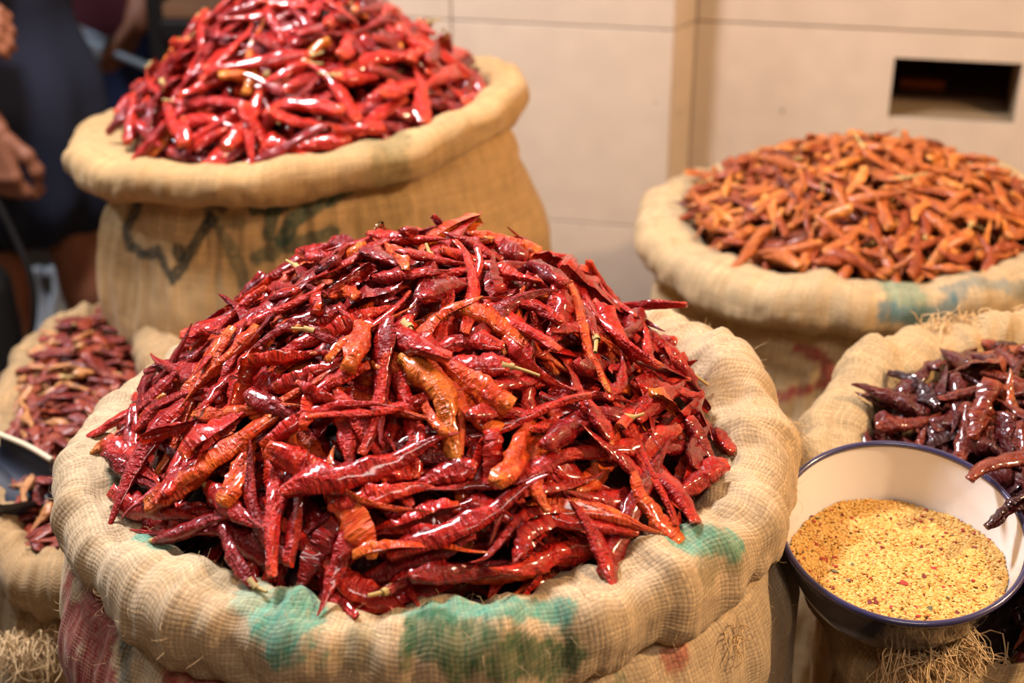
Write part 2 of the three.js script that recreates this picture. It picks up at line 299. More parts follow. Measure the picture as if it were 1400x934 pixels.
function chilliVariant(o) {                            // o: seed, L, R, bend, flat, col, tip, husk, stem
  const ns = o.ns ?? 22, nr = o.nr ?? 11, r = rngOf(o.seed * 7919 + 13), sd = o.seed * 3.77;
  const sp = [], k1 = (r() - .5) * 1.2; let x = 0, z = 0, y = 0, th = -o.bend / 2; const hook = (r() - .3) * .9;
  for (let i = 0; i <= ns; i++) { const t = i / ns; sp.push(V(x, y, z)); const ang = th + o.bend * t + k1 * .5 * Math.sin(t * 6.2 + sd) + hook * sstep(.72, 1, t); x += Math.cos(ang) * o.L / ns; z += Math.sin(ang) * o.L / ns; y += Math.sin(t * 5 + sd) * .10 * o.L / ns; }
  const mid = sp[0].clone().add(sp[ns]).multiplyScalar(.5); const c0 = V(0, 0, 0); for (const p of sp) c0.add(p); c0.multiplyScalar(1 / sp.length); for (const p of sp) p.sub(c0);
  const p1 = r() * 6.28, p2 = r() * 6.28, cr0 = r() * 6.28, tw = (r() - .5) * 3.2, crd = .3 + .35 * r(), blunt = .45 + .4 * r(), broken = r() < .25, tpow = .9 + .7 * r(), pk = .12 + .25 * r();
  const rad = t => o.R * (blunt + (1 - blunt) * sstep(0, .2, t)) * (1 - (broken ? .55 : .95) * Math.pow(Math.max(0, (t - pk) / (1.02 - pk)), tpow));
  const frames = sp.map((p, i) => { const T = sp[Math.min(ns, i + 1)].clone().sub(sp[Math.max(0, i - 1)]).normalize(), B = V(0, 1, 0), S = V(0, 0, 0).crossVectors(T, B).normalize(); B.crossVectors(S, T); return { T, B, S }; });
  const husk = o.husk, arc = husk ? 3.2 + 1.6 * r() : 0;
  const geo = gridGeo(nr, ns + 2, (i, j) => {
    const jj = Math.min(ns, Math.max(0, j - 1)), t = jj / ns, cap = j === 0 || j === ns + 2, p = sp[jj], { T, B, S } = frames[jj];
    let f = i / nr * Math.PI * 2, rr = rad(t), inner = 1;
    if (husk) { const u = i / nr * 2; if (u <= 1) f = -arc / 2 + arc * u; else { f = arc / 2 - arc * (u - 1); inner = .84; } if (i === nr) { f = -arc / 2; inner = 1; } rr *= 1.25; }
    const ff = f + tw * t, cf = Math.cos(ff), sf = Math.sin(ff);
    let wr = 1 + .12 * Math.sin(3 * ff + p1 + 5 * t) + .08 * Math.sin(5 * ff + p2 - 8 * t) + .42 * nz(t * 6 + sd, cf * 1.3, sf * 1.3 + sd) + .30 * nz(t * 14 + sd, cf * 2.1 + 9, sf * 2.1) + .16 * nz(t * 31 + sd, cf * 3.5 + 9, sf * 3.5);
    if (!husk) wr *= 1 - crd * Math.exp(-((angd(ff, cr0 + 1.6 * Math.sin(t * 4 + p1)) / .42) ** 2));
    let q = rr * wr * inner * (cap ? .12 : 1);
    const e = Math.cos(f) * q, h = Math.sin(f) * q * o.flat;
    const P = p.clone().addScaledVector(S, e).addScaledVector(B, h).addScaledVector(T, cap ? (j === 0 ? (broken ? .0015 : -.0015) : .001) : 0);
    const m = fbm(t * 5 + sd, cf * .9, sf * .9 + sd, 3), m2 = nz(t * 26 + sd, cf * 3, sf * 3);
    const v = 1 + .30 * m + .14 * m2, toTip = Math.max(sstep(.10, .0, t), sstep(.84, 1, t) * .7) * .8 + (m2 > .25 ? .35 : 0) + (inner < 1 ? .35 : 0) + Math.max(0, m) * .35, k = Math.min(.85, toTip);
    const c = [0, 1, 2].map(n => Math.max(.002, lerp(o.col[n], o.tip[n], k) * v));
    return { p: [P.x, P.y, P.z], uv: [t * o.L / .05, i / nr], c };
  });
  if (!husk) { // weld the shading across the seam
    const n = geo.attributes.normal, w = nr + 1; for (let j = 0; j <= ns + 2; j++) { const a = j * w, b = a + nr, v = V(n.getX(a) + n.getX(b), n.getY(a) + n.getY(b), n.getZ(a) + n.getZ(b)).normalize(); n.setXYZ(a, v.x, v.y, v.z); n.setXYZ(b, v.x, v.y, v.z); }
  }
  const g = new THREE.Group(), mat = o.mat;
  part(husk ? 'husk' : 'pod', geo, mat, g);
  let stemGeo = null;
  if (o.stem) { const a = sp[0], d = frames[0].T.clone().negate(), sl = .012 + .014 * r(); stemGeo = mergeGeometries([tubeGeo([a.clone().addScaledVector(d, -.006), a.clone().addScaledVector(d, .004)], rad(0) * .8, .0028, 4, 8), tubeGeo([a.clone().addScaledVector(d, .002), a.clone().addScaledVector(d, sl * .6).add(V(0, .001, .002)), a.clone().addScaledVector(d, sl).add(V(0, .002, .004))], .0017, .0013, 5, 6)]); part('stem', stemGeo, stemMat, g); }
  const samples = []; for (let i = 0; i <= 10; i++) { const q = i / 10 * ns, a = Math.floor(q), b = Math.min(ns, a + 1); samples.push({ p: sp[a].clone().lerp(sp[b], q - a), r: rad(i / 10) * (husk ? 1.2 : 1), h: rad(i / 10) * o.flat }); }
  return { group: g, geo, stemGeo, samples, o };
}

function variantsOf(kind) {
  const out = [], r = rngOf(kind.seed);
  for (let i = 0; i < kind.n; i++) {
    let w = r() * kind.pal.reduce((s, p) => s + p.w, 0), p = kind.pal[0]; for (const q of kind.pal) { if ((w -= q.w) <= 0) { p = q; break; } }
    const L = lerp(kind.L[0], kind.L[1], r()), husk = r() < kind.husk;
    out.push(chilliVariant({ seed: kind.seed + i, L: husk ? L * .8 : L, R: lerp(kind.R[0], kind.R[1], r()), bend: (r() - .5) * 2 * kind.bend, flat: lerp(.42, .82, r()), col: p.c, tip: p.tip, name: p.name, husk, stem: !husk && r() < kind.stem, mat: p.satin ? skin.satin : (kind.mat || skin.gloss), ns: kind.ns, nr: kind.nr }));
  }
  return out;
}
// pours chillies one by one onto a height grid; each one rests on what already lies there
function pour(o) {
  const { surf, variants, seed, target } = o, r = rngOf(seed), { cx, cz } = surf.o, cell = .0035, half = o.half, n = Math.ceil(half * 2 / cell);
  const H = new Float32Array(n * n), T = new Float32Array(n * n);
  const gi = (x, z) => { const i = Math.floor((x - cx + half) / cell), j = Math.floor((z - cz + half) / cell); return i < 0 || j < 0 || i >= n || j >= n ? -1 : j * n + i; };
  for (let j = 0; j < n; j++) for (let i = 0; i < n; i++) { const x = cx - half + (i + .5) * cell, z = cz - half + (j + .5) * cell, q = surf.polar(x, z); const t = target(x, z, q); T[j * n + i] = t; H[j * n + i] = q.off > surf.wAt(q.a) ? -9 : Math.max(q.off < 0 ? t - o.depth : -1, surf.rollTop(x, z)); }
  const items = [], q = new THREE.Quaternion(), m = new THREE.Matrix4();
  const inside = () => { for (let k = 0; k < 60; k++) { const x = cx + (r() * 2 - 1) * half, z = cz + (r() * 2 - 1) * half, pq = surf.polar(x, z); if (pq.s < (o.maxS ?? .97) && !(o.forbid && o.forbid(x, z, .01))) return [x, z]; } return [cx, cz]; };
  for (let c = 0; c < o.count; c++) {
    const v = variants[Math.floor(r() * variants.length)];
    let best = null;
    for (let k = 0; k < 9; k++) { const [x, z] = inside(), i = gi(x, z), d = H[i] - T[i] + r() * .006; if (!best || d < best.d) best = { x, z, d }; }
    if (best.d > (o.over ?? .006)) continue;
    const { x, z } = best, e = .03;
    const gx = (target(x + e, z, surf.polar(x + e, z)) - target(x - e, z, surf.polar(x - e, z))) / (2 * e), gz = (target(x, z + e, surf.polar(x, z + e)) - target(x, z - e, surf.polar(x, z - e))) / (2 * e);
    let nrm = V(-gx, 1, -gz).normalize(); const wild = c > o.count * .5 && r() < (o.wild ?? .08);
    const tilt = wild ? .75 : .34; nrm.add(V((r() - .5) * tilt * 2, 0, (r() - .5) * tilt * 2)).normalize();
    const yaw = o.yaw && r() < .45 ? o.yaw(x, z) + (r() - .5) * 1.2 : r() * 6.283; let d = V(Math.cos(yaw), 0, Math.sin(yaw)); d.addScaledVector(nrm, -d.dot(nrm)).normalize();
    const s = V(0, 0, 0).crossVectors(d, nrm);
    m.makeBasis(d, nrm, s); if (r() < .5) { m.makeBasis(d, nrm.clone().negate(), s.clone().negate()); }
    const sc = .85 + .3 * r();
    const pts = v.samples.map(p => ({ p: p.p.clone().multiplyScalar(sc).applyMatrix4(m), r: p.r * sc, h: p.h * sc }));
    const need = []; let bad = false;
    for (const p of pts) { const wx = x + p.p.x, wz = z + p.p.z, i = gi(wx, wz); if (i < 0 || H[i] < -5) { bad = true; break; } if (o.forbid && o.forbid(wx, wz, p.r)) { bad = true; break; } if (r() < .12 && surf.polar(wx, wz).off > -.2 * surf.wAt(0)) { bad = true; break; } need.push(H[i] + p.h * .8 - p.p.y); }
    if (bad) continue;
    need.sort((a, b) => a - b); const y = need[Math.floor(need.length * (wild ? .62 : .8))];
    if (y - T[gi(x, z)] > (o.maxUp ?? .03)) continue;
    m.scale(V(sc, sc, sc)); m.setPosition(x, y, z);
    for (const p of pts) { const wx = x + p.p.x, wz = z + p.p.z, R = Math.max(p.r * .9, cell), k = Math.ceil(R / cell); for (let a = -k; a <= k; a++) for (let b = -k; b <= k; b++) { const dd = Math.hypot(a, b) * cell / R; if (dd > 1) continue; const i = gi(wx + a * cell, wz + b * cell); if (i >= 0) H[i] = Math.max(H[i], Math.min(y + p.p.y + p.h * Math.sqrt(1 - dd * dd), T[i] + .05)); } }
    items.push({ v, len: v.o.L * sc, m: m.clone(), pts: pts.map(p => ({ p: p.p.add(V(x, y, z)), r: p.r })) });
  }
  return items;
}
// which ones show, and how large: a small depth buffer of their spheres
function visibleArea(items) {
  const W = 700, Hh = 467, zb = new Float32Array(W * Hh).fill(1e9), id = new Int32Array(W * Hh).fill(-1), inv = camera.matrixWorldInverse, f = 467 / Math.tan(13.5 * Math.PI / 180) / 2, v = V(0, 0, 0);
  camera.updateMatrixWorld(true); inv.copy(camera.matrixWorld).invert();
  items.forEach((it, k) => { for (let a = 0; a < it.pts.length - 1; a++) for (let b = 0; b < 2; b++) { const P = it.pts[a], Q = it.pts[a + 1]; v.copy(P.p).lerp(Q.p, b / 2).applyMatrix4(inv); const d = -v.z, x = W / 2 + v.x / d * f, y = Hh / 2 - v.y / d * f, R = lerp(P.r, Q.r, b / 2) / d * f; for (let j = Math.max(0, Math.ceil(y - R)); j <= Math.min(Hh - 1, y + R); j++) for (let i = Math.max(0, Math.ceil(x - R)); i <= Math.min(W - 1, x + R); i++) { if ((i - x) ** 2 + (j - y) ** 2 > R * R) continue; const o = j * W + i; if (d < zb[o]) { zb[o] = d; id[o] = k; } } } });
  const area = new Int32Array(items.length); for (const k of id) if (k >= 0) area[k]++; return area;
}
function layHeap(o) {                                   // o: items, name, labelOf, category, group, stuffName, stuffLabel, max
  const area = visibleArea(o.items), order = o.items.map((_, i) => i).sort((a, b) => area[b] - area[a]), single = new Set(order.filter(i => area[i] >= (o.minArea ?? 4)).slice(0, o.max ?? 300));
  const rest = [];
  o.items.forEach((it, i) => {
    if (single.has(i)) { const c = it.v.group.clone(); it.m.decompose(c.position, c.quaternion, c.scale); tag(c, o.labelOf(it.v.o, (it.len > .105 ? 'long ' : it.len < .068 ? 'short ' : '') + (Math.abs(it.v.o.bend) > .62 ? 'curved ' : Math.abs(it.v.o.bend) < .2 ? 'straight ' : '')), 'chilli', o.group); c.name = numbered(o.name); scene.add(c); }
    else { const g = it.v.geo.clone().applyMatrix4(it.m); rest.push(g); }
  });
  if (o.mound) rest.push(o.mound);
  const m = new THREE.Mesh(mergeGeometries(rest), skin.satin); tag(m, o.stuffLabel, 'chilli heap', null, 'stuff'); top(o.stuffName, m);
  console.log(o.name, 'poured', o.items.length, 'single', single.size);
}
function shadeMoundGeo(surf, target, depth, col) {  // dark sheet under the pods; its colour carries the shade between them
  const { cx, cz } = surf.o;
  const g = gridGeo(72, 20, (i, j) => { const a = i / 72 * Math.PI * 2, t = j / 20, k = (1 - t) * 1; const wA = surf.wAt(a), R = [surf.place(a, -wA * .6 )]; const x = lerp(cx, R[0][0], k), z = lerp(cz, R[0][1], k); return { p: [x, target(x, z, surf.polar(x, z)) - depth - .01 + .006 * nz(x * 60, z * 60, 1), z], uv: [x * 20, z * 20], c: col }; }, true);
  return g;
}

// ---------------------------------------------------------------- the sacks
const D = Math.PI / 180, JUTE = srgb(212, 184, 144), TEAL = srgb(70, 165, 140), GREEN = srgb(30, 92, 52), RED = srgb(158, 16, 34), BLUE = srgb(62, 112, 122), INK = srgb(22, 44, 40);
const PALE = srgb(128, 196, 172), OLIVE = srgb(104, 104, 58), PINE = srgb(20, 72, 60), CRIM = srgb(164, 20, 48);
const paintA = [
  { on: 'rim', at: [-.149, .928, -.795], r: [.025, .032, .034], c: TEAL }, { on: 'rim', at: [-.178, .935, -.815], r: [.016, .02, .024], c: PALE, o: .6 },
  { on: 'rim', pts: [[-.078, .934, -.803], [-.045, .934, -.795], [-.005, .934, -.797], [.03, .930, -.796]], w: .0125, c: TEAL }, { on: 'rim', pts: [[-.055, .922, -.775], [-.01, .912, -.765], [.034, .905, -.772]], w: .021, c: GREEN, o: .92 }, { on: 'rim', at: [-.10, .912, -.775], r: [.014, .014, .03], c: OLIVE, o: .55 }, { on: 'rim', at: [-.07, .916, -.77], r: [.006, .016, .03], c: GREEN, o: .7 },
  { on: 'rim', pts: [[.105, .938, -.885], [.135, .936, -.87], [.158, .93, -.876]], w: .014, c: TEAL, o: .85 }, { on: 'rim', pts: [[.14, .925, -.85], [.175, .915, -.862]], w: .012, c: OLIVE, o: .5 },
  { on: 'rim', pts: [[-.322, .925, -1.01], [-.300, .934, -.95], [-.262, .936, -.885]], w: .011, c: PALE, o: .65 }, { on: 'rim', pts: [[-.285, .935, -.90], [-.255, .93, -.868]], w: .008, c: TEAL, o: .8 }, { on: 'rim', at: [-.215, .93, -.83], r: [.03, .02, .02], c: OLIVE, o: .3 },
  { on: 'body', pts: [[-.345, .84, -.93], [-.350, .74, -.93]], w: .016, c: RED }, { on: 'body', pts: [[-.315, .87, -.88], [-.312, .80, -.855], [-.318, .72, -.86]], w: .021, c: RED }, { on: 'body', pts: [[-.222, .862, -.81], [-.245, .80, -.80]], w: .024, c: RED }, { on: 'body', pts: [[-.012, .872, -.79], [-.008, .80, -.76]], w: .024, c: RED }, { on: 'body', at: [.118, .86, -.84], r: [.012, .014, .02], c: srgb(186, 66, 50), o: .7 },
  { on: 'body', pts: [[-.283, .865, -.85], [-.280, .77, -.83]], w: .006, c: srgb(40, 84, 84), o: .7 }, { on: 'body', pts: [[-.20, .875, -.81], [-.17, .865, -.79]], w: .012, c: OLIVE, o: .5 }, { on: 'body', at: [.075, .855, -.815], r: [.006, .008, .02], c: GREEN, o: .6 }];
const paintB = [
  { fine: .12, on: 'body', pts: [[-.4529, .9237, -1.60], [-.4687, .8932, -1.608], [-.4648, .8736, -1.597], [-.4381, .8748, -1.571], [-.4169, .886, -1.559], [-.4087, .8683, -1.552], [-.3999, .8592, -1.547], [-.3875, .8745, -1.548], [-.3738, .8967, -1.55], [-.355, .924, -1.5485]], w: .0068, c: INK, rag: .2, o: 1 },
  { fine: .12, on: 'body', at: [-.389, .891, -1.55], r: [.010, .012, .03], c: INK, o: 1, rag: .3 }, { fine: .12, on: 'body', at: [-.335, .952, -1.55], r: [.015, .012, .03], c: INK, o: 1, rag: .3 }, { fine: .12, on: 'body', at: [-.353, .947, -1.55], r: [.008, .012, .03], c: PINE, o: .8 }, { fine: .12, on: 'body', at: [-.348, .930, -1.55], r: [.010, .008, .03], c: INK, o: 1, rag: .3 }, { fine: .12, on: 'body', at: [-.326, .930, -1.55], r: [.014, .012, .03], c: OLIVE, o: .5, rag: .9 }, { fine: .12, on: 'body', pts: [[-.395, .957, -1.56], [-.352, .952, -1.55]], w: .0045, c: INK, o: .8 }, { fine: .12, on: 'body', at: [-.386, .958, -1.56], r: [.007, .010, .03], c: INK, o: .8 },
  { fine: .12, on: 'body', pts: [[-.336, .920, -1.548], [-.320, .890, -1.5356], [-.308, .855, -1.52]], w: .0085, c: PINE, o: .7 },
  { fine: .12, on: 'body', pts: [[-.298, .946, -1.545], [-.265, .950, -1.54], [-.240, .964, -1.545]], w: .0058, c: PINE, rag: .2, o: 1 }, { fine: .12, on: 'body', pts: [[-.272, .947, -1.543], [-.280, .918, -1.54]], w: .0085, c: PINE, rag: .4 },
  { fine: .12, on: 'body', pts: [[-.188, .968, -1.545], [-.225, .953, -1.54], [-.252, .936, -1.538], [-.264, .916, -1.533]], w: .0098, c: PINE, rag: .2, o: 1 }, { fine: .12, on: 'body', pts: [[-.205, .924, -1.535], [-.244, .913, -1.532], [-.296, .893, -1.532]], w: .0092, c: PINE, rag: .4, o: .85 },
  { fine: .12, on: 'rim', pts: [[-.150, 1.03, -1.58], [-.140, 1.015, -1.55], [-.14, .995, -1.545]], w: .030, c: OLIVE, o: .55, rag: .25 }, { fine: .12, on: 'rim', pts: [[-.118, 1.02, -1.57], [-.112, 1.0, -1.55]], w: .008, c: PINE, o: .6 }, { fine: .12, on: 'body', at: [-.155, .93, -1.56], r: [.03, .06, .05], c: srgb(128, 104, 48), o: .4, rag: .8 }];
const paintC = [
  { on: 'rim', pts: [[.432, .893, -1.485], [.436, .885, -1.455], [.442, .872, -1.44]], w: .024, c: srgb(112, 150, 124), rag: .25, o: .8 }, { on: 'rim', pts: [[.415, .866, -1.436], [.445, .860, -1.432], [.480, .868, -1.440]], w: .013, c: BLUE, o: .85 }, { on: 'rim', pts: [[.485, .886, -1.45], [.52, .893, -1.455], [.575, .882, -1.46]], w: .011, c: BLUE, o: .6, rag: .8 }, { on: 'rim', at: [.51, .897, -1.485], r: [.014, .012, .016], c: BLUE, o: .55 },
  { on: 'body', pts: [[.415, .835, -1.47], [.412, .77, -1.465]], w: .021, c: srgb(104, 106, 58), o: .75, rag: .2 }, { on: 'body', pts: [[.432, .822, -1.47], [.402, .785, -1.468]], w: .005, c: CRIM }, { on: 'body', pts: [[.456, .806, -1.469], [.488, .816, -1.469]], w: .0075, c: CRIM },
  { on: 'body', pts: [[.331, .797, -1.48], [.354, .794, -1.470], [.366, .782, -1.466], [.362, .763, -1.465], [.336, .748, -1.476], [.31, .735, -1.485]], w: .007, c: CRIM }];
// 1 the big sack, heaped with bright red chillies
const sackA = makeSack({ cx: -.074, cz: -1.05, rimY: .9, Rx: .270, Rz: .258, seed: 1, nu: 900, nb: 80, nr: 64, dense: 2.2, color: JUTE, fibres: 2600, lump: .3, wrinkle: .03,
  rollW: a => .031 + .006 * gauss(angd(a, 0), .4), rollH: a => .031 + .004 * gauss(angd(a, 110 * D), .6) + .012 * gauss(angd(a, -5 * D), .4),
  yOff: a => .030 * gauss(angd(a, -25 * D), .35) + .012 * gauss(angd(a, -80 * D), .4) - .008 * gauss(angd(a, 100 * D), .5),
  body: [[0, -.02], [.1, .015], [.55, .04], [.9, .046], [.965, .034], [1, .0]], paint: paintA });
tag(sackA.group, 'big jute sack daubed with green and red paint, heaped with bright red chillies', 'sack'); top('jute_sack', sackA.group);
// 2 the tall sack against the tiled wall
const sackB = makeSack({ cx: -.262, cz: -1.768, rimY: .985, Rx: .248, Rz: .235, seed: 2, nu: 640, nb: 150, nr: 40, dense: 1.5, color: srgb(202, 164, 110), fibres: 0, lump: .16, wrinkle: .03, wobY: .006,
  rollW: a => .028 + .022 * gauss(angd(a, 175 * D), .45) - .005 * gauss(angd(a, 0), .5), rollH: a => .024 + .010 * gauss(angd(a, 180 * D), .4), yOff: a => .030 * Math.cos(a) + .012 * gauss(angd(a, 0 * D), .5), rOff: a => .03 * gauss(angd(a, 150 * D), .25) + .04 * gauss(angd(a, 10 * D), .4),
  body: [[0, .06, .06], [.3, .10, .055], [.6, .075, .04], [.82, .032, .02], [.94, .004, .004], [1, -.004]], fold: .004, bodyOff: (a, h) => -.09 * gauss(angd(a, 165 * D), .8) * sstep(.68, .4, h) + .014 * gauss(angd(a, 175 * D), .5) * sstep(.5, .75, h) * sstep(.99, .9, h), paint: paintB });
tag(sackB.group, 'tall jute sack with dark brushed lettering, heaped with red chillies by the tiled wall', 'sack'); top('jute_sack', sackB.group);
// 3 the sack of orange chillies
const sackC = makeSack({ cx: .445, cz: -1.70, rimY: .862, Rx: .250, Rz: .235, seed: 3, nu: 560, nb: 90, nr: 40, dense: 1.7, color: srgb(206, 178, 134), fibres: 0, lump: .18, wrinkle: .03, wobY: .008,
  rollW: a => .036, rollH: a => .030, yOff: a => -.006 * Math.sin(a) + .012 * Math.cos(a), body: [[0, .0], [.3, .03], [.7, .03], [.9, .012], [1, -.004]], paint: paintC });
tag(sackC.group, 'jute sack with a blue-green painted rim, heaped with orange-brown chillies', 'sack'); top('jute_sack', sackC.group);
// 4 the sack of dark chillies that carries the bowl
const sackD = makeSack({ cx: .50, cz: -1.06, rimY: .872, Rx: .222, Rz: .215, seed: 4, nu: 560, nb: 70, nr: 44, dense: 1.8, color: srgb(200, 170, 124), fibres: 700, lump: .26, wrinkle: .16, wobY: .014,
  rollW: a => .030 + .008 * gauss(angd(a, -110 * D), .5), rollH: a => .030 + .012 * gauss(angd(a, -95 * D), .6),
  yOff: a => .014 * gauss(angd(a, -100 * D), .6) - .095 * gauss(angd(a, 150 * D), .42) - .055 * gauss(angd(a, 105 * D), .5), body: [[0, -.02], [.3, .01], [.8, .012], [1, 0]],
  bodyOff: (a, h) => -.03 * gauss(angd(a, 175 * D), .4) });
tag(sackD.group, 'jute sack with a torn frayed rim, full of dark maroon chillies', 'sack'); top('jute_sack', sackD.group);
// 5 the narrow sack squeezed in on the left; darker jute stands for shade
const sackE = makeSack({ cx: -.478, cz: -1.405, rimY: .742, Rx: .095, Rz: .305, rot: -.22, seed: 5, nu: 360, nb: 50, nr: 30, color: srgb(184, 150, 104), fibres: 0, lump: .25, wrinkle: .12, wobY: .012,
  rollW: a => .030, rollH: a => .03, yOff: a => -.022 * Math.cos(a - Math.PI) - .012 * gauss(angd(a, -90 * D), .5), body: [[0, -.01], [.4, .02], [.85, .024], [1, 0]] });
tag(sackE.group, 'low narrow jute sack of small brown-red chillies beside the people', 'sack'); top('jute_sack', sackE.group);

// ---------------------------------------------------------------- the heaps
const palRed = [
  { name: 'crimson', w: 4, c: srgb(150, 17, 17), tip: srgb(192, 46, 20) }, { name: 'deep red', w: 2.6, c: srgb(120, 10, 15), tip: srgb(160, 28, 18) }, { name: 'scarlet', w: 4, c: srgb(176, 26, 20), tip: srgb(206, 70, 24) },
  { name: 'orange-red', w: 3, c: srgb(192, 58, 20), tip: srgb(214, 112, 34) }, { name: 'amber', w: .4, c: srgb(198, 94, 28), tip: srgb(212, 138, 52) }, { name: 'maroon', w: 1, c: srgb(92, 10, 15), tip: srgb(130, 24, 18) }];
const domeOf = (surf, base, peak, pw, dx = 0, dz = 0) => (x, z, q) => { const p = surf.polar(x - dx * Math.max(0, 1 - q.s), z - dz * Math.max(0, 1 - q.s)), s = Math.min(1.15, p.s); return base + (s < 1 ? peak * (1 - Math.pow(s, pw)) : -(s - 1) * .1); };
const tA = domeOf(sackA, .912, .142, 1.95, .01, -.04), kRed = variantsOf({ seed: 100, n: 60, L: [.058, .130], R: [.0056, .0106], bend: .8, husk: .32, stem: .04, pal: palRed });
layHeap({ items: pour({ surf: sackA, variants: kRed, seed: 41, target: tA, half: .34, depth: .035, count: 2200, wild: .10, over: .010, yaw: null }), name: 'red_chilli', group: 'red chillies heaped in the big painted sack', max: 300,
  labelOf: (v, f) => `${f}${v.husk ? 'split open ' : 'wrinkled '}${v.name} dried chilli${v.stem ? ' with stalk' : ''} heaped in the big green-daubed sack`, stuffName: 'red_chilli_heap', stuffLabel: 'smaller and half buried red chillies filling the big green-daubed sack', mound: shadeMoundGeo(sackA, tA, .035, srgb(70, 8, 10)) });
const palRedB = palRed.map(p => ({ ...p, w: p.name === 'amber' ? .2 : p.name === 'orange-red' ? 1 : p.w }));
const tB = domeOf(sackB, .985, .15, 1.6, .0, -.02), kRedB = variantsOf({ seed: 300, n: 26, L: [.068, .125], R: [.0078, .0115], bend: .8, husk: .2, stem: .05, pal: palRedB, ns: 18, nr: 10 });
layHeap({ items: pour({ surf: sackB, variants: kRedB, seed: 42, target: tB, half: .34, depth: .035, count: 1500, wild: .12, over: .010 }), name: 'tall_sack_chilli', group: 'red chillies heaped in the tall lettered sack', max: 300, minArea: 6,
  labelOf: (v, f) => `${f}${v.husk ? 'split open ' : 'shiny '}${v.name} dried chilli${v.stem ? ' with stalk' : ''} in the tall lettered sack`, stuffName: 'tall_sack_chilli_heap', stuffLabel: 'smaller and half buried red chillies filling the tall lettered sack', mound: shadeMoundGeo(sackB, tB, .035, srgb(70, 8, 12)) });
const palOr = [{ name: 'orange-brown', w: 5, c: srgb(168, 84, 34), tip: srgb(196, 124, 54) }, { name: 'rust-brown', w: 4, c: srgb(138, 56, 24), tip: srgb(170, 88, 40) }, { name: 'light orange', w: 2.5, c: srgb(196, 112, 44), tip: srgb(212, 146, 70) }, { name: 'dark brown', w: 1.5, c: srgb(96, 36, 22), tip: srgb(140, 66, 34) }];
const tC = domeOf(sackC, .862, .078, 2.0, .02, -.03), kOr = variantsOf({ seed: 500, n: 30, L: [.05, .09], R: [.0056, .0084], bend: 1.5, husk: .1, stem: .08, pal: palOr, mat: skin.satin, ns: 16, nr: 9 });
layHeap({ items: pour({ surf: sackC, variants: kOr, seed: 43, target: tC, half: .33, depth: .03, count: 2600, wild: .08, over: .008 }), name: 'orange_chilli', group: 'orange-brown chillies heaped by the wall opening', max: 300, minArea: 5,
  labelOf: (v, f) => `${f}${v.husk ? 'split ' : 'matt '}${v.name} dried chilli${v.stem ? ' with stalk' : ''} in the orange heap below the wall opening`, stuffName: 'orange_chilli_heap', stuffLabel: 'smaller and half buried orange-brown chillies filling the blue-rimmed sack', mound: shadeMoundGeo(sackC, tC, .03, srgb(70, 26, 12)) });

// ---------------------------------------------------------------- the bowl
const BOWL = { c: V(.312, .884, -.968), R: .0955, depth: .078, tilt: 15 * D, side: 2 * D };
const palDk = [{ name: 'dark maroon', w: 5, c: srgb(74, 18, 20), tip: srgb(104, 34, 26) }, { name: 'brown-red', w: 4, c: srgb(104, 34, 24), tip: srgb(140, 60, 34) }, { name: 'blackish', w: 2, c: srgb(44, 12, 16), tip: srgb(74, 22, 22) }, { name: 'rust-orange', w: 1, c: srgb(150, 66, 30), tip: srgb(180, 104, 48) }];
const tD = (x, z, q) => { const b = Math.hypot(x - BOWL.c.x, z - BOWL.c.z); return .868 + .035 * (1 - Math.min(1, q.s) ** 2) + .012 * Math.max(0, (-1.0 - z) / .2) - .085 * sstep(.20, .07, b); };
const kDk = variantsOf({ seed: 700, n: 26, L: [.055, .095], R: [.006, .0098], bend: .9, husk: .4, stem: .08, pal: palDk, ns: 18, nr: 10 });
layHeap({ items: pour({ surf: sackD, variants: kDk, seed: 44, target: tD, half: .28, depth: .03, count: 1500, wild: .16, over: .010, forbid: (x, z, r) => Math.hypot(x - BOWL.c.x, z - BOWL.c.z) < .092 + r }), name: 'dark_chilli', group: 'dark maroon chillies around the bowl', max: 300, minArea: 4,
  labelOf: (v, f) => `${f}${v.husk ? 'broken open ' : 'leathery '}${v.name} dried chilli${v.stem ? ' with stalk' : ''} in the dark heap beside the bowl`, stuffName: 'dark_chilli_heap', stuffLabel: 'half buried dark chillies filling the frayed sack', mound: shadeMoundGeo(sackD, tD, .03, srgb(34, 10, 10)) });
const palSmShaded = [{ name: 'brown-red', w: 4, c: srgb(128, 48, 30), tip: srgb(158, 80, 44) }, { name: 'brick red', w: 3, c: srgb(104, 32, 26), tip: srgb(136, 54, 38) }, { name: 'tan', w: 2, c: srgb(176, 116, 68), tip: srgb(196, 150, 102) }];  // browns darkened to stand for the shade this sack sits in
const tE = (x, z, q) => .728 + .02 * (1 - Math.min(1, q.s) ** 2), kSm = variantsOf({ seed: 800, n: 16, L: [.035, .06], R: [.006, .009], bend: .8, husk: .4, stem: .05, pal: palSmShaded, mat: skin.satin, ns: 12, nr: 8 });
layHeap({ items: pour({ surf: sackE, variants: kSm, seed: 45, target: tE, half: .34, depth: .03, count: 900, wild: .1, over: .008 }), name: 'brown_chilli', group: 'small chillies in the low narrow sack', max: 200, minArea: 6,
  labelOf: (v, f) => `small ${f.replace('short ', '')}${v.husk ? 'split ' : ''}${v.name} dried chilli in the low narrow sack`, stuffName: 'brown_chilli_heap', stuffLabel: 'half buried small chillies filling the low narrow sack', mound: shadeMoundGeo(sackE, tE, .03, srgb(50, 20, 14)) });

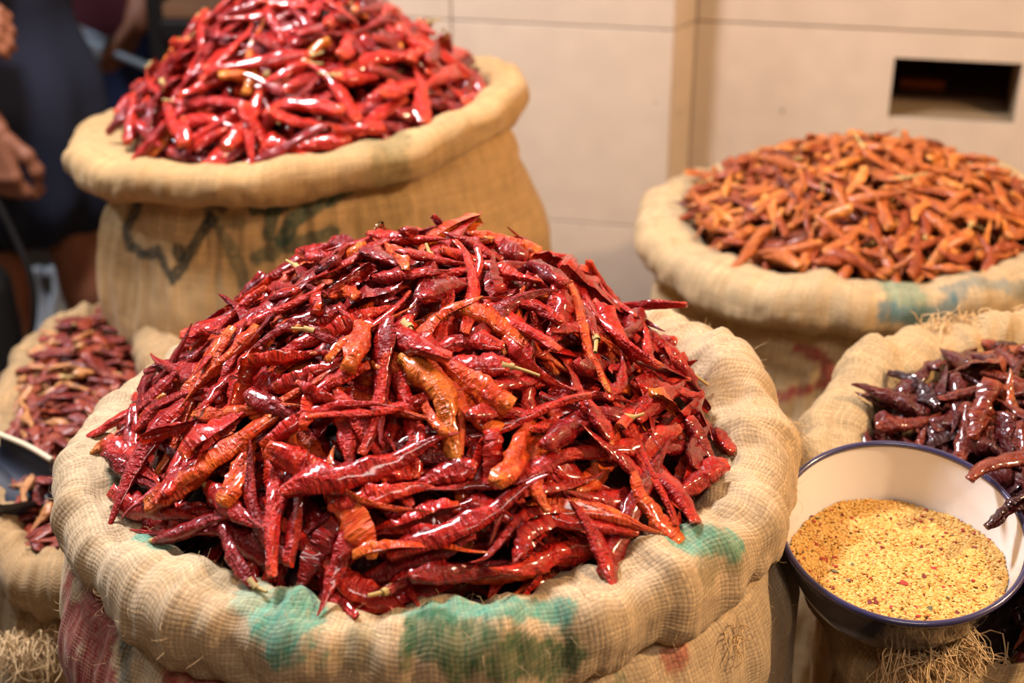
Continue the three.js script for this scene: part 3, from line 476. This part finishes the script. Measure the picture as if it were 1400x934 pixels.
{
  const g = new THREE.Group(), { R, depth } = BOWL, rb = .048;
  const prof = t => { const a = t * Math.PI / 2; return [rb * Math.min(1, t * 3.2) + (R - rb) * Math.pow(Math.max(0, (t - .3) / .7), .62), -depth + depth * (t < .3 ? .012 * (t / .3) ** 2 : .012 + .988 * Math.pow((t - .3) / .7, 1.35))]; };
  const inner = [], outer = []; for (let i = 0; i <= 36; i++) { const [r, y] = prof(i / 36); inner.push(new THREE.Vector2(Math.max(.0001, r), y)); outer.push(new THREE.Vector2(Math.max(.0001, r + (r > .01 ? .0022 : 0)), y - .0024 + (i === 36 ? .0024 : 0))); }
  const white = new THREE.MeshPhysicalMaterial({ color: new THREE.Color().setRGB(...srgb(228, 226, 222)), roughness: .22, clearcoat: .8, clearcoatRoughness: .05, side: THREE.DoubleSide }), navy = new THREE.MeshPhysicalMaterial({ color: new THREE.Color().setRGB(...srgb(26, 28, 48)), roughness: .25, clearcoat: .9, clearcoatRoughness: .08, side: THREE.DoubleSide });
  part('inside_enamel', new THREE.LatheGeometry(inner, 96), white, g).userData.label = 'glossy white enamel inside';
  part('outside_enamel', new THREE.LatheGeometry(outer, 96), navy, g).userData.label = 'dark blue enamel outside';
  part('rim', new THREE.TorusGeometry(R + .0012, .0028, 10, 128).rotateX(Math.PI / 2), new THREE.MeshPhysicalMaterial({ color: new THREE.Color().setRGB(...srgb(52, 50, 86)), roughness: .22, clearcoat: .9, clearcoatRoughness: .06 }), g).userData.label = 'rounded dark blue rim';
  part('foot_ring', new THREE.TorusGeometry(rb * .9, .003, 8, 64).rotateX(Math.PI / 2).translate(0, -depth - .003, 0), navy, g);
  g.position.copy(BOWL.c); g.rotation.set(BOWL.tilt, 0, BOWL.side);
  tag(top('enamel_bowl', g), 'white enamel bowl with dark blue rim, resting tilted on the dark chilli sack', 'bowl');
  // chilli flakes and seeds: a level surface cut by the tilted bowl
  g.updateMatrixWorld(true); const inv = g.matrixWorld.clone().invert(), r = rngOf(9), lvl = BOWL.c.y - .028, S = [], Rr = [], Gr = [];
  const radIn = y => { let lo = .3, hi = 1; if (y < -depth * .985) return rb * .9; for (let k = 0; k < 22; k++) { const m = (lo + hi) / 2; if (prof(m)[1] < y) lo = m; else hi = m; } return prof(lo)[0]; };
  const insideBowl = p => { const q = p.clone().applyMatrix4(inv); return q.y < .001 && q.y > -depth && Math.hypot(q.x, q.z) < radIn(q.y) - .0015; };
  const hgt = (x, z) => lvl + .0045 * fbm(x * 26, z * 26, 3, 2) - .05 * ((x - BOWL.c.x) ** 2) + .04 * (BOWL.c.z - z) * .25;
  let guard = 0; while (S.length < 15000 && guard++ < 90000) { const x = BOWL.c.x + (r() * 2 - 1) * R, z = BOWL.c.z + (r() * 2 - 1) * R * 1.1 + .0, p = V(x, hgt(x, z) - r() * .0014, z); if (insideBowl(p)) S.push(p); }
  const seedG = new THREE.IcosahedronGeometry(1, 1); seedG.scale(1, .42, .85);
  const im = new THREE.InstancedMesh(seedG, new THREE.MeshStandardMaterial({ color: 0xffffff, roughness: .6 }), S.length), o3 = new THREE.Object3D(), col = new THREE.Color();
  const pals = [[212, 168, 88], [220, 182, 110], [206, 156, 74], [214, 172, 98], [196, 144, 62]];
  S.forEach((p, i) => { o3.position.copy(p); o3.rotation.set((r() - .5) * 1.4, r() * 6.3, (r() - .5) * 1.4); const s = .0012 + .0008 * r(); o3.scale.set(s, s, s); o3.updateMatrix(); im.setMatrixAt(i, o3.matrix); let c = pals[Math.floor(r() * pals.length)]; const q = r(); if (q < .014) c = [150, 40, 28]; else if (q < .034) c = [170, 92, 40]; im.setColorAt(i, col.setRGB(c[0] / 255, c[1] / 255, c[2] / 255, THREE.SRGBColorSpace)); });
  tag(im, 'golden crushed chilli seeds filling the enamel bowl', 'seeds', null, 'stuff'); top('chilli_seeds', im);
  // red flakes among the seeds, countable ones
  for (let k = 0; k < 46; k++) {
    let p; for (let q = 0; q < 200; q++) { const x = BOWL.c.x + (r() * 2 - 1) * R * .8 + .012, z = BOWL.c.z + (r() * 2 - 1) * R * .8 + .005; p = V(x, hgt(x, z) + .0006, z); if (insideBowl(p)) break; }
    const pts = [], n = 7, s = .0016 + .0030 * r() * r(); for (let i = 0; i < n; i++) { const a = i / n * 6.283, q = s * (.5 + .7 * r()); pts.push(new THREE.Vector2(Math.cos(a) * q, Math.sin(a) * q * .7)); }
    const fg = new THREE.ExtrudeGeometry(new THREE.Shape(pts), { depth: .0005, bevelEnabled: true, bevelSize: .0002, bevelThickness: .0002, bevelSegments: 1 }).rotateX(-Math.PI / 2);
    const c = r() < .15 ? [96, 92, 60] : r() < .5 ? [156, 44, 30] : [112, 38, 28];
    const m = new THREE.Mesh(fg, new THREE.MeshStandardMaterial({ color: new THREE.Color().setRGB(...srgb(...c)), roughness: .5 })); m.position.copy(p); m.rotation.set((r() - .5) * .6, r() * 6.3, (r() - .5) * .6);
    tag(m, c[0] === 96 ? 'tiny olive-green flake among the golden seeds in the bowl' : c[0] === 156 ? 'small bright red chilli flake among the golden seeds in the bowl' : 'small dark red chilli flake among the golden seeds in the bowl', 'flake', 'flakes among the seeds in the bowl'); top('chilli_flake', m);
  }
}

// ---------------------------------------------------------------- frayed cloth, two chillies on the bowl
frayed(sackD, [
  { at: [.49, .905, -1.285], box: [.16, .02, .03], n: 700, dir: [-.2, .8, .5], len: .030, spread: 1.6, curl: .5, droop: .3 }, { at: [.42, .888, -1.275], box: [.06, .02, .03], n: 120, dir: [-.4, .8, .4], len: .014, spread: 1.6, curl: .5, droop: .3 },
  { at: [.335, .795, -.925], box: [.07, .03, .04], n: 480, dir: [.1, -.35, .9], len: .042, spread: 1.3, curl: .9, droop: .5, th: .0008 }, { at: [.385, .785, -.905], box: [.05, .02, .03], n: 200, dir: [.5, .2, .6], len: .03, spread: 1.2, curl: .8, droop: .4, th: .0008 }], 61);
frayed(sackA, [{ at: [.236, .905, -1.09], box: [.012, .03, .03], n: 60, dir: [.8, -.3, .3], len: .022, spread: .9, curl: .4, droop: .6, th: .0005 }, { at: [.165, .85, -.87], box: [.02, .02, .02], n: 26, dir: [.2, .2, .9], len: .014, spread: 1.8, curl: .9, droop: .2, th: .0007 }], 62);
frayed(sackE, [{ at: [-.450, .690, -1.078], box: [.05, .015, .02], n: 150, dir: [.1, .1, .9], len: .03, spread: 1.3, curl: 1.1, droop: .6, th: .0006 }], 63);
{
  const lay = (v, a, b, up, label) => { const c = v.group.clone(), A = V(...a), B = V(...b), d = B.clone().sub(A).normalize(), n = V(...up); n.addScaledVector(d, -n.dot(d)).normalize(); const m = new THREE.Matrix4().makeBasis(d, n, V(0, 0, 0).crossVectors(d, n)); const sc = A.distanceTo(B) / (v.o.husk ? v.o.L * .97 : v.o.L * .97); m.scale(V(sc, sc, sc)); m.setPosition(A.clone().add(B).multiplyScalar(.5)); m.decompose(c.position, c.quaternion, c.scale); tag(c, label, 'chilli'); top('dark_chilli', c); };
  const pick = (name, h) => kDk.find(v => v.o.name === name && v.o.husk === h && Math.abs(v.o.bend) < .6) || kDk[0];
  lay(pick('brown-red', false), [.452, .922, -1.045], [.372, .909, -1.0], [0, 1, .3], 'brown-red dried chilli poking over the back rim of the enamel bowl');
  lay(pick('blackish', true) , [.425, .906, -.985], [.378, .890, -.960], [-.2, 1, .1], 'blackish split chilli hanging over the rim into the enamel bowl');
}

// ---------------------------------------------------------------- people in the passage
function sdfMesh(bones, cell, k) {                     // bones: [ax, ay, az, ra, bx, by, bz, rb]
  const lo = [1e9, 1e9, 1e9], hi = [-1e9, -1e9, -1e9];
  for (const b of bones) for (const o of [0, 4]) for (let i = 0; i < 3; i++) { lo[i] = Math.min(lo[i], b[o + i] - b[o + 3]); hi[i] = Math.max(hi[i], b[o + i] + b[o + 3]); }
  for (let i = 0; i < 3; i++) { lo[i] -= cell * 4 + k; hi[i] += cell * 4 + k; }
  const n = Math.min(150, Math.ceil(Math.max(...[0, 1, 2].map(i => hi[i] - lo[i])) / cell)), mc = new MarchingCubes(n, new THREE.MeshBasicMaterial(), false, false, 160000);
  mc.isolation = 0;
  for (let z = 0; z < n; z++) for (let y = 0; y < n; y++) for (let x = 0; x < n; x++) {
    const px = lerp(lo[0], hi[0], x / n), py = lerp(lo[1], hi[1], y / n), pz = lerp(lo[2], hi[2], z / n); let d = 1e9;
    for (const b of bones) { const ax = b[4] - b[0], ay = b[5] - b[1], az = b[6] - b[2], qx = px - b[0], qy = py - b[1], qz = pz - b[2], l = ax * ax + ay * ay + az * az, t = l ? Math.min(1, Math.max(0, (ax * qx + ay * qy + az * qz) / l)) : 0; const e = Math.hypot(qx - ax * t, qy - ay * t, qz - az * t) - lerp(b[3], b[7], t); if (d > 1e8) d = e; else { const h = Math.max(0, k - Math.abs(d - e)) / k; d = Math.min(d, e) - h * h * k * .25; } }
    mc.field[n * n * z + n * y + x] = -d;
  }
  mc.update();
  const cnt = mc.count, P = new Float32Array(cnt * 3); for (let i = 0; i < cnt; i++) for (let a = 0; a < 3; a++) P[i * 3 + a] = lerp(lo[a], hi[a], (mc.positionArray[i * 3 + a] + 1) / 2);
  let g = new THREE.BufferGeometry(); g.setAttribute('position', new THREE.BufferAttribute(P, 3)); g = mergeVertices(g, 1e-5); g.computeVertexNormals(); g.setAttribute('uv', new THREE.Float32BufferAttribute(new Float32Array(g.attributes.position.count * 2), 2)); return g;
}
const B8 = (a, ra, b, rb) => [a.x, a.y, a.z, ra, b.x, b.y, b.z, rb];
function handBones(w, fwd, nrm, curl, side) {          // w wrist, fwd towards the knuckles, nrm out of the palm, side: +1 thumb on fwd x nrm
  fwd = fwd.clone().normalize(); nrm = nrm.clone().addScaledVector(fwd, -nrm.dot(fwd)).normalize(); const s = V(0, 0, 0).crossVectors(fwd, nrm).multiplyScalar(side), out = [];
  const at = (f, sd, n) => w.clone().addScaledVector(fwd, f).addScaledVector(s, sd).addScaledVector(nrm, n);
  for (const k of [-.028, -.010, .010, .027]) out.push(B8(at(0, k * .55, 0), .014, at(.075, k, 0), .0105));
  [[.027, .070], [.010, .078], [-.010, .072], [-.028, .057]].forEach(([k, L], i) => { let p = at(.078, k, 0), ang = curl * .35; for (let j = 0; j < 3; j++) { const l = L * [.45, .31, .24][j]; const q = p.clone().addScaledVector(fwd, Math.cos(ang) * l).addScaledVector(nrm, Math.sin(ang) * l); out.push(B8(p, .0095 - j * .001, q, .0088 - j * .0012)); p = q; ang += curl * (.42 + .05 * i); } });
  let p = at(.018, .026, .006); for (const [f, sd, n, r] of [[.045, .046, .016, .0105], [.072, .050, .026, .0092], [.092, .042, .034, .008]]) { const q = at(f, sd, n); out.push(B8(p, .012, q, r)); p = q; }
  return out;
}
function headGeos(c, yaw) {                             // head with a face; c is the centre of the skull
  const f = V(Math.sin(yaw), 0, Math.cos(yaw)), s = V(f.z, 0, -f.x), P = (a, b, d) => c.clone().addScaledVector(f, a).addScaledVector(s, b).add(V(0, d, 0)), b = [];
  b.push(B8(P(-.015, 0, .03), .082, P(.01, 0, .02), .078), B8(P(.02, 0, -.03), .066, P(.045, 0, -.085), .034), B8(P(.088, 0, .0), .009, P(.106, 0, -.032), .013), B8(P(.08, .03, .022), .014, P(.08, -.03, .022), .014), B8(P(.083, -.018, -.06), .008, P(.083, .018, -.06), .008));
  for (const q of [-1, 1]) b.push(B8(P(0, q * .082, .012), .012, P(-.006, q * .086, -.022), .009));
  return { skin: sdfMesh(b, .004, .014), hair: sdfMesh([B8(P(-.03, 0, .045), .088, P(.0, 0, .055), .084), B8(P(-.05, .04, -.02), .05, P(-.05, -.04, -.02), .05)], .008, .02), eyes: [-1, 1].map(q => P(.083, q * .031, .006)) };
}
const skinTone = new THREE.MeshStandardMaterial({ color: new THREE.Color().setRGB(...srgb(146, 92, 66)), roughness: .55 }), hairMat = new THREE.MeshStandardMaterial({ color: 0x0d0a09, roughness: .5 }), eyeMat = new THREE.MeshStandardMaterial({ color: 0x1a120e, roughness: .2 });
const clothN = pnoise(96, 51), clothBump = tex(256, (u, v) => { const c = .5 + .5 * clothN(u, v); return [c, c, c]; });
const cloth = (r, g, b) => new THREE.MeshStandardMaterial({ color: new THREE.Color().setRGB(...srgb(r, g, b)), roughness: .9 });
function person(base, o) {
  const g = new THREE.Group(); g.position.set(base[0], 0, base[2]);
  const off = geo => geo.translate(-base[0], 0, -base[2]);
  const head = headGeos(V(...o.head), o.yaw);
  const bodyG = mergeGeometries([sdfMesh(o.bones, .0125, .03), ...o.hands.map(h => sdfMesh(h, .003, .008)), head.skin].map(q => off(q.index ? q.toNonIndexed() : q)));
  part('body', bodyG, skinTone, g);
  part('hair', off(head.hair), hairMat, g);
  for (const e of head.eyes) part('eye', off(new THREE.SphereGeometry(.0085, 12, 8).translate(e.x, e.y, e.z)), eyeMat, g);
  for (const [name, bones, mat, k, fold] of o.clothes) { const q = sdfMesh(bones, .013, k); if (fold) { const p = q.attributes.position; for (let i = 0; i < p.count; i++) { const a = Math.atan2(p.getZ(i) - base[2], p.getX(i) - base[0]), w = fold * sstep(1.1, .6, p.getY(i)) * (Math.sin(a * 9 + p.getY(i) * 2) + .6 * nz(p.getX(i) * 14, p.getY(i) * 3, p.getZ(i) * 14)); p.setX(i, p.getX(i) + Math.cos(a) * w); p.setZ(i, p.getZ(i) + Math.sin(a) * w); } q.computeVertexNormals(); } part(name, off(q), mat, g); }
  return g;
}
{
  const x = -.885, z = -2.42;
  const wristR = V(-.842, .835, -2.235), wristL = V(-.845, 1.01, -2.22);
  const bones = [B8(V(x, 1.36, z), .10, V(x, 1.05, z), .11), B8(V(x, 1.05, z), .12, V(x, .86, z), .13), B8(V(x, 1.36, z), .06, V(x, 1.47, z), .052),
    B8(V(x - .055, .86, z), .085, V(x - .05, .48, z + .01), .046), B8(V(x - .05, .48, z + .01), .045, V(x - .05, .09, z - .02), .034), B8(V(x - .05, .05, z - .02), .033, V(x - .05, .03, z + .14), .026),
    B8(V(x + .06, .86, z), .085, V(x + .095, .48, z - .03), .046), B8(V(x + .095, .48, z - .03), .045, V(x + .095, .09, z - .06), .034), B8(V(x + .095, .05, z - .06), .033, V(x + .095, .03, z + .10), .026),
    B8(V(x - .16, 1.32, z + .01), .048, V(x - .15, 1.07, z + .10), .040), B8(V(x - .15, 1.07, z + .10), .039, wristR, .025),
    B8(V(x + .16, 1.32, z), .048, V(x + .05, 1.11, z + .15), .040), B8(V(x + .05, 1.11, z + .15), .039, wristL.clone().add(V(-.06, .03, .01)), .026)];
  const dress = [B8(V(x - .13, 1.34, z), .075, V(x + .13, 1.34, z), .075), B8(V(x, 1.33, z), .13, V(x, 1.06, z), .135), B8(V(x - .02, 1.06, z), .135, V(x - .03, .85, z), .155), B8(V(x - .06, .85, z), .15, V(x - .06, .70, z), .138), B8(V(x + .03, .85, z), .14, V(x + .045, .70, z - .01), .13), B8(V(x - .15, 1.32, z), .066, V(x - .155, 1.18, z + .05), .062), B8(V(x + .15, 1.32, z), .066, V(x + .11, 1.2, z + .08), .062)];
  const p = person([x, 0, z], { head: [x, 1.58, z + .01], yaw: .4, bones, hands: [handBones(wristR, V(.10, -1, .10), V(.3, -.1, -.6), 1.5, 1), handBones(wristL.clone().add(V(-.06, .03, .01)), V(1, -.25, .1), V(0, -.5, -.6), 1.1, -1)], clothes: [['dress', dress, cloth(15, 22, 44), .06, .012]] });
  tag(top('person', p), 'person in a navy knee-length dress holding a black bag by its strap', 'person');
  const bag = new THREE.Group(); bag.position.set(-.955, .33, -2.17); const blk = new THREE.MeshStandardMaterial({ color: 0x0c0c0d, roughness: .6 });
  const bg = new RoundedBoxGeometry(.25, .30, .10, 8, .045), bp = bg.attributes.position; for (let i = 0; i < bp.count; i++) { const y = bp.getY(i), k = 1 + .10 * sstep(.15, -.1, y); bp.setXYZ(i, bp.getX(i) * k + .006 * nz(bp.getX(i) * 12, y * 12, 3), y + .006 * nz(bp.getX(i) * 9, y * 9, 7), bp.getZ(i) * (k + .2 * sstep(.12, -.12, y))); } bg.computeVertexNormals(); part('pouch', bg.translate(0, .15, 0), blk, bag);
  const strap = (pts) => tubeGeo(pts.map(q => V(...q).sub(bag.position)), .0055, .0055, 24, 6);
  part('strap', strap([[-.835, .735, -2.185], [-.815, .68, -2.18], [-.792, .60, -2.17], [-.800, .52, -2.165], [-.825, .47, -2.165], [-.85, .46, -2.17]]), blk, bag); part('strap', strap([[-.845, .735, -2.19], [-.88, .69, -2.18], [-.94, .64, -2.17], [-.97, .61, -2.17]]), blk, bag);
  tag(top('handbag', bag), 'black bag hanging by its strap from a hand', 'bag');
  const wb = new THREE.Group(); wb.position.set(-.955, 0, -2.70); const wp = new THREE.MeshPhysicalMaterial({ color: new THREE.Color().setRGB(...srgb(226, 236, 248)), roughness: .35, transmission: .15, thickness: 0, side: THREE.DoubleSide });
  part('bag_body', gridGeo(64, 40, (i, j) => { const a = i / 64 * 6.2832, t = j / 40, r = t < .04 ? lerp(.02, .125, t / .04) : .13 * (1 - .78 * sstep(.55, .88, t)) * (1 + .16 * nz(Math.cos(a) * 3, t * 7, Math.sin(a) * 3) + .10 * sstep(.4, .8, t) * Math.sin(a * 7)); return { p: [Math.cos(a) * r, t * .33 + .002, Math.sin(a) * r * .8], uv: [i / 64, t] }; }, true), wp, wb);
  for (const q of [-1, 1]) part('bag_handle', tubeGeo([V(q * .008, .325, 0), V(q * .022, .36, .005), V(q * .018, .405, .0), V(q * .002, .395, -.004)], .014, .008, 14, 8), wp, wb);
  tag(top('plastic_bag', wb), 'bluish white tied plastic bag on the floor behind bare legs', 'bag');
}
{
  const x = -.90, z = -3.08, wr = V(-.762, .865, -2.90);
  const bones = [B8(V(x, 1.42, z), .11, V(x, 1.08, z), .12), B8(V(x, 1.08, z), .12, V(x, .9, z), .13), B8(V(x, 1.42, z), .06, V(x, 1.53, z), .054), B8(V(x - .09, .9, z), .085, V(x - .10, .5, z + .01), .06), B8(V(x - .10, .5, z), .06, V(x - .10, .09, z - .02), .04), B8(V(x - .10, .05, z), .04, V(x - .11, .03, z + .16), .03), B8(V(x + .09, .9, z), .085, V(x + .10, .5, z + .01), .06), B8(V(x + .10, .5, z), .06, V(x + .10, .09, z - .02), .04), B8(V(x + .10, .05, z), .04, V(x + .11, .03, z + .16), .03),
    B8(V(x + .18, 1.38, z), .052, V(x + .195, 1.10, z + .03), .043), B8(V(x + .195, 1.10, z + .03), .042, wr, .027), B8(V(x - .18, 1.38, z), .052, V(x - .21, 1.10, z + .03), .043), B8(V(x - .21, 1.10, z + .03), .042, V(x - .2, .86, z + .10), .027)];
  const shirt = [B8(V(x - .15, 1.39, z), .08, V(x + .15, 1.39, z), .08), B8(V(x, 1.37, z), .145, V(x, 1.1, z), .145), B8(V(x - .03, 1.1, z), .14, V(x - .03, .86, z), .14), B8(V(x + .03, 1.1, z), .14, V(x + .03, .86, z), .14), B8(V(x + .17, 1.38, z), .07, V(x + .185, 1.2, z + .02), .066), B8(V(x - .17, 1.38, z), .07, V(x - .2, 1.2, z + .02), .066)];
  const jeans = [B8(V(x - .05, .84, z), .125, V(x + .05, .84, z), .125), B8(V(x - .085, .82, z), .105, V(x - .10, .5, z + .01), .082), B8(V(x - .10, .5, z), .08, V(x - .10, .12, z - .02), .07), B8(V(x + .085, .82, z), .105, V(x + .10, .5, z + .01), .082), B8(V(x + .10, .5, z), .08, V(x + .10, .12, z - .02), .07)];
  const p = person([x, 0, z], { head: [x, 1.65, z + .01], yaw: .2, bones, hands: [handBones(wr, V(-.45, -.7, .45), V(-.6, .3, -.3), 1.5, 1), handBones(V(x - .2, .86, z + .10), V(0, -1, .2), V(.8, 0, 0), .7, -1)], clothes: [['shirt', shirt, cloth(74, 20, 34), .05, .006], ['trousers', jeans, cloth(26, 36, 72), .05, 0]] });
  tag(top('person', p), 'person in a maroon shirt and dark blue trousers holding a grey scoop', 'person');
  const sc = new THREE.Group(); sc.position.set(-.795, .815, -2.84); const steel = new THREE.MeshStandardMaterial({ color: 0xa9b0ba, metalness: .7, roughness: .38, side: THREE.DoubleSide });
  part('scoop_pan', gridGeo(28, 20, (i, j) => { const t = j / 20, a = -2.0 + 4.0 * i / 28, r = .034 * (1 - .1 * (1 - t)) * (j === 20 ? 1 : 1); return { p: [-.02 - t * .095, -Math.cos(a) * r, Math.sin(a) * r], uv: [t, i / 28] }; }), steel, sc);
  part('scoop_back', new THREE.CircleGeometry(.031, 24).rotateY(Math.PI / 2).translate(-.02, 0, 0), steel, sc);
  part('handle', new THREE.CylinderGeometry(.009, .009, .10, 12).rotateZ(Math.PI / 2).translate(.03, 0, 0), steel, sc);
  sc.rotation.z = -.35; sc.rotation.y = -.2; tag(top('metal_scoop', sc), 'grey metal scoop held out by the person in maroon', 'scoop');
}
{ // dark scoop lying in the low narrow sack
  const g = new THREE.Group(); g.position.set(-.545, .788, -1.265); const dk = new THREE.MeshPhysicalMaterial({ color: new THREE.Color().setRGB(...srgb(30, 34, 48)), roughness: .35, side: THREE.DoubleSide }), pale = new THREE.MeshStandardMaterial({ color: new THREE.Color().setRGB(...srgb(206, 190, 160)), roughness: .6 });
  const R = t => .036 * (.75 + .25 * Math.sin(t * 2.4));
  part('pan', gridGeo(26, 24, (i, j) => { const t = j / 24, a = -1.75 + 3.5 * i / 26, r = R(t) * (1 - .75 * sstep(.8, 1, t)); return { p: [Math.sin(a) * r, -Math.cos(a) * r * .8, t * .12], uv: [i / 26, t] }; }), dk, g);
  for (const q of [-1, 1]) part('pale_edge', tubeGeo([0, .35, .7].map(t => { const a = q * 1.75, r = R(t); return V(Math.sin(a) * r, -Math.cos(a) * r * .8, t * .12); }), .003, .003, 12, 6), pale, g);
  part('handle', tubeGeo([V(0, .0, .0), V(0, .012, -.05), V(0, .02, -.12)], .010, .012, 10, 10), dk, g);
  g.rotation.set(.12, .86, .1); tag(top('plastic_scoop', g), 'dark plastic scoop with pale edges lying in the low narrow sack', 'scoop');
}
renderer.render(scene, camera);
